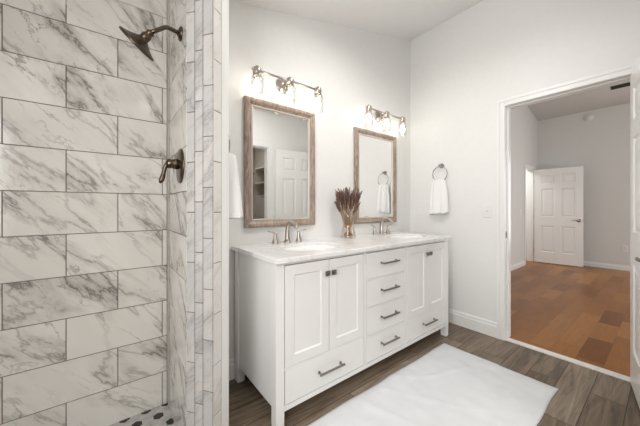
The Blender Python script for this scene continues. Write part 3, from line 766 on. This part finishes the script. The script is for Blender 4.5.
# ------------------------------------------------------------------ vase with dried lavender
VC = (1.634, 1.700, CZ1)
m = MB()
m.lathe([(0, 0.001), (0.066, 0.001), (0.068, 0.006), (0.060, 0.035), (0.050, 0.085), (0.049, 0.12), (0.055, 0.17), (0.068, 0.232), (0.066, 0.2325), (0.0525, 0.17), (0.0465, 0.12), (0.0475, 0.085), (0.057, 0.036), (0.062, 0.014), (0, 0.012)], (0, 0, 0), (0, 0, 1), 36)
o = m.build('vase', M_VASEGL); o.location = VC; tag(o, 'clear waisted glass vase holding dried stems between the two faucets', 'vase')
t = thing('dried_flower_bunch', 'bunch of dried brown-purple lavender stems tied with twine in the glass vase', 'dried flowers', VC)
rnd = random.Random(3)
for k in range(64):
    a = rnd.uniform(0, 2 * PI); rr = math.sqrt(rnd.random())
    base = Vector((0.045 * rr * math.cos(a + 2.4), 0.045 * rr * math.sin(a + 2.4), 0.016))
    tie = Vector((0.026 * rr * math.cos(a), 0.026 * rr * math.sin(a), 0.10))
    spread = 0.113 * rr
    hgt = rnd.uniform(0.335, 0.445) - 0.05 * rr * rr
    tip = Vector((spread * math.cos(a), min(spread * math.sin(a), 0.085), hgt))
    mid = (tie + tip) / 2 - Vector((math.cos(a), math.sin(a), 0)) * 0.012 * rr
    m = MB(); pts = [base, tie] + [tie * (1 - u) ** 2 + mid * 2 * u * (1 - u) + tip * u * u for u in (0.25, 0.5, 0.75, 1.0)]
    m.tube(pts, 0.0017, 5)
    d = (tip - mid).normalized(); L0 = rnd.uniform(0.075, 0.125)
    q = tip - d * L0 * 0.9
    s_ = 0.0
    while s_ < L0:
        wd = 0.0095 * (0.65 + 0.5 * math.sin(PI * min(1, s_ / L0 + .1)))
        c = q + d * s_ + Vector((rnd.uniform(-.0025, .0025), rnd.uniform(-.0025, .0025), 0))
        m.lathe([(0, -0.001), (wd * .6, 0.002), (wd * .75, 0.006), (wd * .3, 0.0105), (0, 0.012)], c, d + Vector((rnd.uniform(-.3, .3), rnd.uniform(-.3, .3), 0)), 6, mi=1, smooth=False)
        s_ += 0.0085
    m.build('flower_stem', [M_STEM, M_FLOWER], t)
m = MB()
for z in (0.094, 0.098, 0.102, 0.106): m.tube([(0.032 * math.cos(2 * PI * k / 20), 0.032 * math.sin(2 * PI * k / 20), z + .001 * math.sin(k)) for k in range(20)], 0.0026, 6, closed=True)
m.build('twine_tie', M_TWINE, t)

# ------------------------------------------------------------------ towel rings and hand towels
def towel_ring(loc, nrm_rot, label):
    t = thing('towel_ring', label, 'towel ring', loc, (0, 0, nrm_rot), group='towel rings on the walls')
    # local: wall plane x=0, projects to -X
    m = MB(); m.lathe([(0, -0.0), (0.024, 0.0), (0.0245, 0.005), (0.020, 0.010), (0.012, 0.014), (0.010, 0.030), (0.014, 0.036), (0.015, 0.048), (0.010, 0.054), (0, 0.055)], (0, 0, 0), (-1, 0, 0), 24); m.build('mount', M_CHROME, t)
    R0 = 0.078; m = MB(); m.tube([(-0.044, R0 * math.sin(2 * PI * k / 48), -0.010 - R0 + R0 * math.cos(2 * PI * k / 48)) for k in range(48)], 0.0042, 10, closed=True); m.build('ring', M_CHROME, t)
    return t
def hand_towel(loc, rot, label, halfw=0.092, H=0.36, ex=1.0):
    m = MB(); rows = 34; n = 64
    prev = None; rnd = random.Random(11); ph = [rnd.uniform(0, 6) for _ in range(6)]
    rings = []
    for r in range(rows + 1):
        u = r / rows; z = 0.020 - 0.034 * 0 - H * u
        wv = (0.060 + (halfw - 0.060) * (1 - math.exp(-3.2 * u)) / (1 - math.exp(-3.2)))
        th = (0.016 + 0.013 * u) * ex
        z = -H * u
        ring = []
        for k in range(n):
            a = 2 * PI * k / n; c, s_ = math.cos(a), math.sin(a)
            sc = math.copysign(abs(s_) ** 0.8, s_); yy = wv * sc
            fold = 0.006 * (0.4 + u) * math.sin(yy / wv * 7 + ph[0]) + 0.004 * math.sin(yy / wv * 13 + ph[1] + u)
            fold *= ex
            xx = th * math.copysign(abs(c) ** 0.7, c) + fold * (1 if c < 0 else 0.3)
            drop = 0.008 * (yy / wv) * u + 0.003 * math.sin(yy * 90) * (1 if u > 0.97 else 0)
            ring.append(m.b.verts.new((xx - 0.044, yy, z - drop)))
        rings.append(ring)
    for A, B in zip(rings, rings[1:]):
        for k in range(n):
            f = m.b.faces.new((A[k], A[(k + 1) % n], B[(k + 1) % n], B[k])); f.smooth = True
    # rounded top going over the ring, open-looking hem at the bottom
    top = m.b.verts.new((-0.044, 0, 0.014))
    for k in range(n): f = m.b.faces.new((rings[0][(k + 1) % n], rings[0][k], top)); f.smooth = True
    inner = [m.b.verts.new((v.co.x * 0.6 - 0.044 * 0.4, v.co.y * 0.94, v.co.z + 0.012)) for v in rings[-1]]
    for k in range(n): m.b.faces.new((rings[-1][k], rings[-1][(k + 1) % n], inner[(k + 1) % n], inner[k]))
    m.b.faces.new(inner)
    bz = 0
    o = m.build('hand_towel', M_TOWEL); o.location = loc; o.rotation_euler = (0, 0, rot)
    tag(o, label, 'towel', 'white hand towels on rings'); return o
towel_ring((XR, 1.462, 1.598), 0, 'round chrome towel ring on the white wall between the vanity and the doorway')
hand_towel((XR, 1.470, 1.448), 0, 'white hand towel hanging from the ring between the vanity and the doorway', 0.098, 0.348)
t2 = copy_tree([o for o in COL.objects if o.name == 'towel_ring'][0]); t2.location = (XP, 1.505, 1.590); t2.rotation_euler = (0, 0, PI)
tag(t2, 'chrome towel ring on the vanity side of the tiled partition, mostly hidden')
hand_towel((XP, 1.478, 1.450), PI, 'white hand towel at the partition edge, only its corner showing left of the first mirror', 0.112, 0.335, ex=2.3)

# ------------------------------------------------------------------ bath mat / towel on the floor
m = MB(); NX, NY = 90, 50; X0, X1, Y0, Y1 = 0.76, 2.280, 0.44, 1.192
from mathutils import noise as mn
grid = []
for i in range(NX + 1):
    row = []
    for j in range(NY + 1):
        u, v = i / NX, j / NY; x = X0 + (X1 - X0) * u; y = Y0 + (Y1 - Y0) * v
        edge = min(u, 1 - u, v, 1 - v); h = 0.006
        h += 0.017 * max(0, mn.noise(Vector((x * 2.6 + y * 1.5, y * 5.5 - x * 2, 1.3)))) + 0.004 * mn.noise(Vector((x * 14, y * 9, 4)))
        h += 0.005 * max(0, 1 - 14 * abs(mn.noise(Vector((x * 2.2 + 3, y * 2.2 + x, 5))))) ; h += 0.002 * abs(mn.noise(Vector((x * 3, y * 25 + x * 6, 8))))
        h *= min(1, 0.35 + edge * 14)
        x += 0.006 * mn.noise(Vector((y * 5, 2, 0))) * (u > 0.5); y += 0.006 * mn.noise(Vector((x * 4, 7, 0)))
        row.append(m.b.verts.new((x, y, max(0.003, h))))
    grid.append(row)
for i in range(NX):
    for j in range(NY): f = m.b.faces.new((grid[i][j], grid[i + 1][j], grid[i + 1][j + 1], grid[i][j + 1])); f.smooth = True
border = [grid[i][0] for i in range(NX + 1)] + [grid[NX][j] for j in range(1, NY + 1)] + [grid[i][NY] for i in range(NX - 1, -1, -1)] + [grid[0][j] for j in range(NY - 1, 0, -1)]
low = [m.b.verts.new((v.co.x, v.co.y, 0.0003)) for v in border]
for k in range(len(border)):
    j = (k + 1) % len(border); m.b.faces.new((border[j], border[k], low[k], low[j]))
m.b.faces.new(low[::-1])
o = m.build('bath_mat', M_MAT, origin=(1.5, 0.8, 0)); tag(o, 'large rumpled white cotton bath mat on the wood floor in front of the vanity', 'bath mat')

# ------------------------------------------------------------------ six-panel doors
def six_panel(w_, h, t_):
    """leaf in local space: x 0..w (hinge at 0), y -t/2..t/2, z 0..h"""
    m = MB(); st = 0.112 * w_ / 0.76; ms = 0.105 * w_ / 0.76
    xs = [(st, (w_ - ms) / 2), ((w_ + ms) / 2, w_ - st)]
    k = h / 2.03
    zs = [(0.235 * k, 0.80 * k), (1.00 * k, 1.60 * k), (1.715 * k, 1.915 * k)]
    xc = [0, xs[0][0], xs[0][1], xs[1][0], xs[1][1], w_]; zc = [0, zs[0][0], zs[0][1], zs[1][0], zs[1][1], zs[2][0], zs[2][1], h]
    for s_ in (-1, 1):
        y = s_ * t_ / 2
        V = [[m.b.verts.new((x, y, z)) for z in zc] for x in xc]
        for i in range(5):
            for j in range(7):
                q = [V[i][j], V[i + 1][j], V[i + 1][j + 1], V[i][j + 1]]
                if i in (1, 3) and j in (1, 3, 5):
                    x0, x1, z0, z1 = xc[i], xc[i + 1], zc[j], zc[j + 1]; prev = q
                    for ins, dep in ((0.010, 0.009), (0.018, 0.010), (0.042, 0.003), (0.046, 0.0025)):
                        r = [m.b.verts.new(p) for p in ((x0 + ins, y - s_ * dep, z0 + ins), (x1 - ins, y - s_ * dep, z0 + ins), (x1 - ins, y - s_ * dep, z1 - ins), (x0 + ins, y - s_ * dep, z1 - ins))]
                        for e_ in range(4): m.b.faces.new((prev[e_], prev[(e_ + 1) % 4], r[(e_ + 1) % 4], r[e_]))
                        prev = r
                    m.b.faces.new(prev)
                else: m.b.faces.new(q)
        if s_ < 0: Va = V
    A = [Va[i][0] for i in range(6)] + [Va[5][j] for j in range(1, 8)] + [Va[i][7] for i in range(4, -1, -1)] + [Va[0][j] for j in range(6, 0, -1)]
    B = [V[i][0] for i in range(6)] + [V[5][j] for j in range(1, 8)] + [V[i][7] for i in range(4, -1, -1)] + [V[0][j] for j in range(6, 0, -1)]
    for k in range(len(A)): m.b.faces.new((A[k], A[(k + 1) % len(A)], B[(k + 1) % len(A)], B[k]))
    return m
def lever_handle(par, w_, t_, z=0.895, backset=0.062, pj=0.04):
    m = MB(); x = w_ - backset
    for s_ in (-1, 1):
        y = s_ * t_ / 2
        m.lathe([(0, -0.0005), (0.031, -0.0005), (0.032, 0.004), (0.027, 0.010), (0.012, 0.013), (0.011, pj), (0, pj + 0.002)], (x, y, z), (0, s_, 0), 20)
        m.tube([(x + 0.004, y + s_ * pj, z), (x - 0.03, y + s_ * (pj + .006), z + .001), (x - 0.07, y + s_ * (pj + .004), z + .002), (x - 0.108, y + s_ * (pj - .002), z - .001)], [0.011, 0.0095, 0.008, 0.006], 12, flat=0.75)
    m.box(w_ - 0.001, w_ + 0.0015, -0.012, 0.012, z - .028, z + .028); m.box(w_, w_ + 0.010, -.006, .006, z - .008, z + .008, 0.002)
    m.build('door_handle', M_PEWTER, par)
def hinges(par, zs, side, t_):
    for z in zs:
        m = MB(); m.lathe([(0, 0), (0.0055, 0), (0.0055, 0.088), (0, 0.088)], (-0.004, side * (t_ / 2 + 0.003), z - .044), (0, 0, 1), 10)
        m.box(-0.0015, 0.0, -t_ / 2 + .004, t_ / 2 - .002, z - .044, z + .044); m.build('hinge', M_PEWTER, par)
def door(name, hinge_xy, tip_xy, h, label, side, z0=0.012, t_=0.035, zs=(0.24, 1.0, 1.78), pj=0.04):
    d = Vector(tip_xy) - Vector(hinge_xy); w_ = d.length
    t = thing(name, label, None, (hinge_xy[0], hinge_xy[1], z0), (0, 0, math.atan2(d.y, d.x)), kind='structure')
    six_panel(w_, h, t_).build('door_leaf', M_TRIM, t); lever_handle(t, w_, t_, pj=pj); hinges(t, [z * h / 2.03 for z in zs], side, t_)
    return t
door('door_1', (2.732, 0.1445), (1.990, 0.020), 2.02, 'open white six-panel bathroom door at the right edge of the view', 1, z0=0.014)
door('door_2', (7.186, 1.775), (7.262, 1.030), 1.945, 'open white six-panel door in the bedroom beyond the doorway', 1)

# ------------------------------------------------------------------ wall plates
def plate(name, label, cat, loc, rotz, kind_):
    """local wall plane x=0, faces -X"""
    t = thing(name, label, cat, loc, (0, 0, rotz))
    m = MB(); m.box(-0.006, 0.0, -0.036, 0.036, -0.058, 0.058, 0.002); m.build('cover_plate', M_PLASTIC, t)
    if kind_ == 'switch':
        m = MB(); m.box(-0.0075, -0.0058, -0.006, 0.006, -0.012, 0.012); m.hexa([(-0.006, -.004, -.008), (-0.006, .004, -.008), (-0.006, .004, .008), (-0.006, -.004, .008), (-0.016, -.003, .001), (-0.016, .003, .001), (-0.016, .003, .010), (-0.016, -.003, .010)]); m.build('toggle', M_PLASTIC, t)
    elif kind_ == 'rocker':
        m = MB(); m.box(-0.0085, -0.0055, -0.0165, 0.0165, -0.033, 0.033, 0.001); m.build('rocker', M_PLASTIC, t)
    else:
        m = MB()
        for z in (-0.02, 0.02):
            m.lathe([(0, 0), (0.0165, 0), (0.016, 0.0025), (0, 0.0025)], (-0.0055, 0, z), (-1, 0, 0), 20)
            for y in (-0.006, 0.006): m.box(-0.0085, -0.0078, y - .001, y + .001, z - .004, z + .005, mi=1)
        m.build('sockets', [M_PLASTIC, M_SLOT], t)
    return t
plate('light_switch', 'white toggle switch plate on the wall just left of the doorway casing', 'light switch', (XR, 1.034, 1.133), 0, 'switch')
plate('light_switch', 'small white rocker switch plate by the wall corner, left of the hand towel', 'light switch', (XR, 1.744, 1.114), 0, 'rocker')
plate('light_switch', 'white switch plate in the bedroom, left of the far open door', 'light switch', (6.38, YB, 1.075), PI / 2, 'switch')
plate('power_outlet', 'white outlet plate low on the far bedroom wall', 'outlet', (XF, 0.503, 0.407), 0, 'outlet')
# smoke alarm and ceiling vent in the bedroom
t = thing('smoke_alarm', 'round white alarm disc high on the far bedroom wall', 'smoke alarm', (XF, 0.985, 2.938))
m = MB(); m.lathe([(0, 0), (0.072, 0), (0.073, 0.012), (0.062, 0.022), (0.058, 0.024), (0.050, 0.022), (0.046, 0.032), (0.028, 0.040), (0, 0.041)], (0, 0, 0), (-1, 0, 0), 30)
m.build('housing', M_PLASTIC, t)
m = MB(); m.lathe([(0.052, 0.0215), (0.053, 0.0225), (0.049, 0.0245), (0.048, 0.0235)], (0, 0, 0), (-1, 0, 0), 30, close=True); m.lathe([(0, 0.041), (0.010, 0.041), (0.008, 0.044), (0, 0.0445)], (0, 0.0, 0.0), (-1, 0, 0), 12); m.build('vent_ring', M_PEWTER, t)
t = thing('air_vent', 'dark narrow slotted air vent in the sloped bedroom ceiling', 'air vent', (6.88, 0.42, cz(6.88) - 0.0005), (0, math.atan(SL), 0))
m = MB(); m.box(-0.052, 0.052, -0.21, 0.21, -0.010, 0.0, 0.002, mi=1); m.box(-0.040, 0.040, -0.198, 0.198, -0.012, -0.0095, mi=1); m.build('frame', [M_PLASTIC, M_SLOT], t)
m = MB()
for k in range(5): m.hexa([(-0.034 + k * .015, -.196, -.013), (-0.031 + k * .015, -.196, -.013), (-0.031 + k * .015, .196, -.013), (-0.034 + k * .015, .196, -.013), (-0.029 + k * .015, -.196, -.008), (-0.026 + k * .015, -.196, -.008), (-0.026 + k * .015, .196, -.008), (-0.029 + k * .015, .196, -.008)])
m.build('louvers', M_SLOT, t)

# ------------------------------------------------------------------ closet fittings (seen in the mirror)
t = thing('closet_shelf', 'beige closet shelf with a hanging rod, seen reflected in the first mirror', 'shelf', (2.60, -0.12, 1.90))
m = MB(); m.box(-0.32, 0.0, -1.9, -0.02, 0.0, 0.02, 0.001); m.box(-0.02, 0.0, -0.93, -0.02, -0.09, 0.0); m.build('board', M_SHELF, t)
m = MB(); m.tube([(-0.26, -0.93, -0.06), (-0.26, -0.02, -0.06)], 0.014, 12); m.build('rod', M_NICKEL, t)
m = MB()
for y in (-1.28, -0.83): m.box(-0.31, -0.001, y, y + 0.018, -0.53, 0.0)
for z in (-0.53, -0.28): m.box(-0.31, -0.001, -1.262, -0.83, z, z + 0.018)
m.build('cubby', M_SHELF, t)
# ceiling frames (one by the camera glints on shower tile, two added for fill)
for (fx, fy, hx, hy, lb) in ((0.41, -0.34, 0.07, 0.043, 'small flush ceiling light seen as a glint on the shower tile'),
                         (1.45, 0.85, 0.15, 0.15, 'square flush ceiling frame of an added fill light above the bath mat'),
                         (1.75, -1.2, 0.15, 0.15, 'square ceiling frame of an added fill light inside the closet')):
    zc = 2.485 if fx < 1 else cz(fx) if fx < 1.6 else 2.66
    t = thing('ceiling_lamp_or_fill', lb, 'ceiling light', (fx, fy, cz(fx)), (0, 0, 0))
    top = 0.0; dz = (-0.06 if fx != 1.75 else -0.24); ex_ = 0.018
    m = MB()
    for a, b, c, d in ((-hx - ex_, hx + ex_, -hy - ex_, -hy), (-hx - ex_, hx + ex_, hy, hy + ex_), (-hx - ex_, -hx, -hy, hy), (hx, hx + ex_, -hy, hy)): m.box(a, b, c, d, dz, 0.02 * 0 - 0.0)
    m.build('frame', M_TRIM, t)
